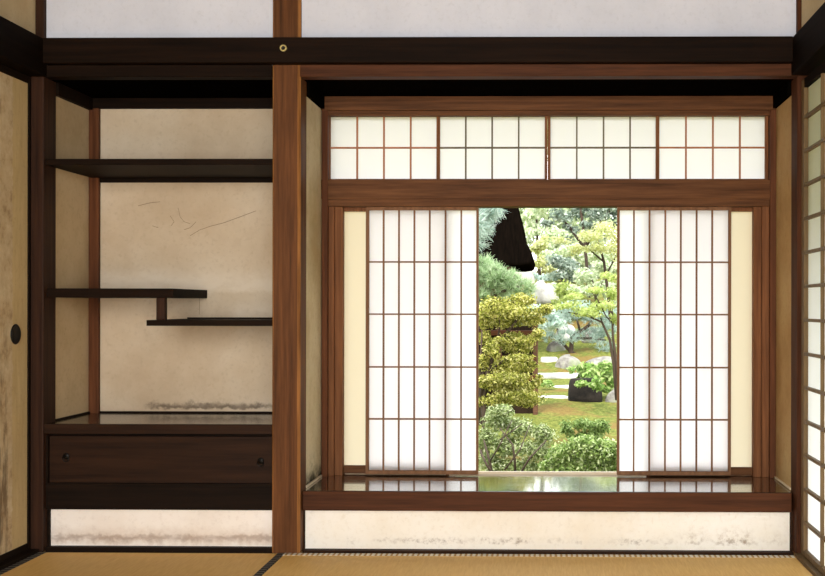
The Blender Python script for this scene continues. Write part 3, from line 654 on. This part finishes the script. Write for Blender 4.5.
# stones
def rock(name, label, cat, px, py, w, h, dist, m, seed, flat=False, group=None, dep=.8):
    R = random.Random(seed); q = dist/F; b = G(px, py, dist); rx, rz = w*q/2, h*q
    mb = MB(); NU, NV = 18, 9; vs = []; ph = [R.uniform(0,6.28) for _ in range(6)]
    for j in range(NV+1):
        v = j/NV
        if flat: pr = [(1,0),(1.03,.35),(1.0,.7),(.94,.92),(.85,1),(.6,1.01),(.3,1.0),(.12,1.0),(.02,1),(.0,1)][j]
        else: a = v*math.pi/2; pr = (math.cos(a)**.7, math.sin(a)**.9)
        for k in range(NU):
            a = 2*math.pi*k/NU
            wob = 1 + (.12 if not flat or w < 31 and name == 'stone_block' else .24)*math.sin(2*a+ph[0]) + .08*math.sin(3*a+ph[1]) + .05*math.sin(5*a+ph[2]+3*v)
            hz_ = 1 + .14*math.sin(a*2+ph[3])*(1-v) + .10*math.sin(a+ph[4])
            vs.append((b.x + rx*pr[0]*wob*math.cos(a), b.y + rx*dep*pr[0]*wob*math.sin(a), b.z - .04 + (rz+.04)*pr[1]*(hz_ if not flat else 1)))
    fs = [(j*NU+k, j*NU+(k+1)%NU, (j+1)*NU+(k+1)%NU, (j+1)*NU+k) for j in range(NV) for k in range(NU)]
    fs.append(tuple(range(NU-1,-1,-1)))
    mb.add(vs, fs); o = link(name, mb, M[m], loc=(b.x, b.y, b.z), smooth=True)
    return tag(o, label, cat, group)
gR = 'white stepping stones'
rock('stepping_stone', 'wide flat white stepping stone below the rounded rock', 'stepping stone', 557, gy(12.7), 46, 5, 12.7, 'rock_white', 1, True, gR)
rock('stepping_stone', 'small flat white stepping stone in the middle of the path', 'stepping stone', 565, gy(11.9), 28, 4, 11.9, 'rock_white', 2, True, gR)
rock('stepping_stone', 'flat white stepping stone beside the dark stone block', 'stepping stone', 552, gy(11.25), 30, 4, 11.25, 'rock_white', 3, True, gR)
rock('stepping_stone', 'narrow flat white stepping stone at the far end of the path', 'stepping stone', 549, gy(13.6), 14, 4, 13.6, 'rock_white', 4, True, gR)
gB = 'garden boulders'
rock('boulder', 'rounded grey boulder above the widest white stepping stone', 'boulder', 570, gy(13.3), 30, 12, 13.3, 'rock_grey', 5, False, gB)
rock('boulder', 'pale pointed boulder under the cloud-pruned pine', 'boulder', 567, gy(14.9)+4, 24, 14, 14.9, 'rock_white', 6, False, gB)
rock('boulder', 'small grey boulder next to the pale pointed boulder', 'boulder', 556, gy(14.2)+2, 18, 9, 14.2, 'rock_grey', 7, False, gB)
rock('boulder', 'long low grey boulder under the lime maple', 'boulder', 604, gy(13.4)+1, 40, 9, 13.4, 'rock_grey', 8, False, gB)
rock('boulder', 'grey boulder behind the long low boulder', 'boulder', 592, gy(14.6), 22, 13, 14.6, 'rock_grey', 9, False, gB)
rock('boulder', 'broad white boulder on the slope below the dark shrub', 'boulder', 544, gy(17.0)-1, 28, 19, 17.0, 'rock_white', 10, False, gB)
rock('boulder', 'white boulder on the slope beside the thatched eave tip', 'boulder', 522, gy(18.5)+2, 26, 17, 18.5, 'rock_white', 11, False, gB)
rock('boulder', 'small white boulder on the slope above the pale mint shrub', 'boulder', 528, gy(16.4)-1, 16, 14, 16.4, 'rock_white', 12, False, gB)
rock('boulder', 'grey boulder at the foot of the right screen, beside the fern', 'boulder', 614, gy(11.1), 15, 13, 11.1, 'rock_grey', 13, False, gB)
rock('stone_block', 'dark stone block on the moss under the fern', 'stone block', 587, gy(11.1), 30, 24, 11.1, 'rock_dark', 21, True, None, .6)

# ---------------------------------------------------------------- light
w = bpy.data.worlds.new('sky'); S.world = w; w.use_nodes = True; nt = w.node_tree
bg = nt.nodes['Background']; tc = nt.nodes.new('ShaderNodeTexCoord'); sx = nt.nodes.new('ShaderNodeSeparateXYZ'); rp_ = nt.nodes.new('ShaderNodeValToRGB')
nt.links.new(tc.outputs['Generated'], sx.inputs[0]); nt.links.new(sx.outputs['Z'], rp_.inputs[0]); nt.links.new(rp_.outputs[0], bg.inputs[0])
rp_.color_ramp.elements[0].position = 0; rp_.color_ramp.elements[0].color = (1,.99,.97,1); rp_.color_ramp.elements[1].position = .8; rp_.color_ramp.elements[1].color = (.86,.93,1,1)
bg.inputs[1].default_value = 3.9
def light(name, typ, loc, direction, energy, color, **kw):
    l = bpy.data.lights.new(name, typ); l.energy = energy; l.color = color
    for k, v in kw.items(): setattr(l, k, v)
    o = bpy.data.objects.new(name, l); COL.objects.link(o); o.location = loc
    o.rotation_euler = Vector(direction).to_track_quat('-Z', 'Y').to_euler(); return o
light('sun', 'SUN', (0,0,8), (.25,.62,-.9), 5.5, (1,.96,.88), angle=math.radians(12))
light('back_fill', 'AREA', (-.2,-4.5,1.2), (0,1,-.26), 122, (1,.965,.92), shape='RECTANGLE', size=2.6, size_y=1.9)  # added fill lamp behind the camera, for daylight through the open back

# ---------------------------------------------------------------- camera
cd = bpy.data.cameras.new('camera'); cam = bpy.data.objects.new('camera', cd); COL.objects.link(cam)
cam.location = (0, -D, CZ); cam.rotation_euler = (math.pi/2, -.0014, YAW)
cd.sensor_width = 36; cd.sensor_fit = 'HORIZONTAL'; cd.lens = F/825*36
cd.shift_x = (412.5-CX)/825; cd.shift_y = (VY-288)/825
cd.clip_start = .05; S.camera = cam
S.view_settings.view_transform = 'Standard'; S.view_settings.look = 'None'; S.view_settings.exposure = 0; S.view_settings.gamma = 1
S.cycles.max_bounces = 10; S.cycles.diffuse_bounces = 6; S.cycles.use_denoising = True
for o in S.objects:
    if '_o' in o: del o['_o']
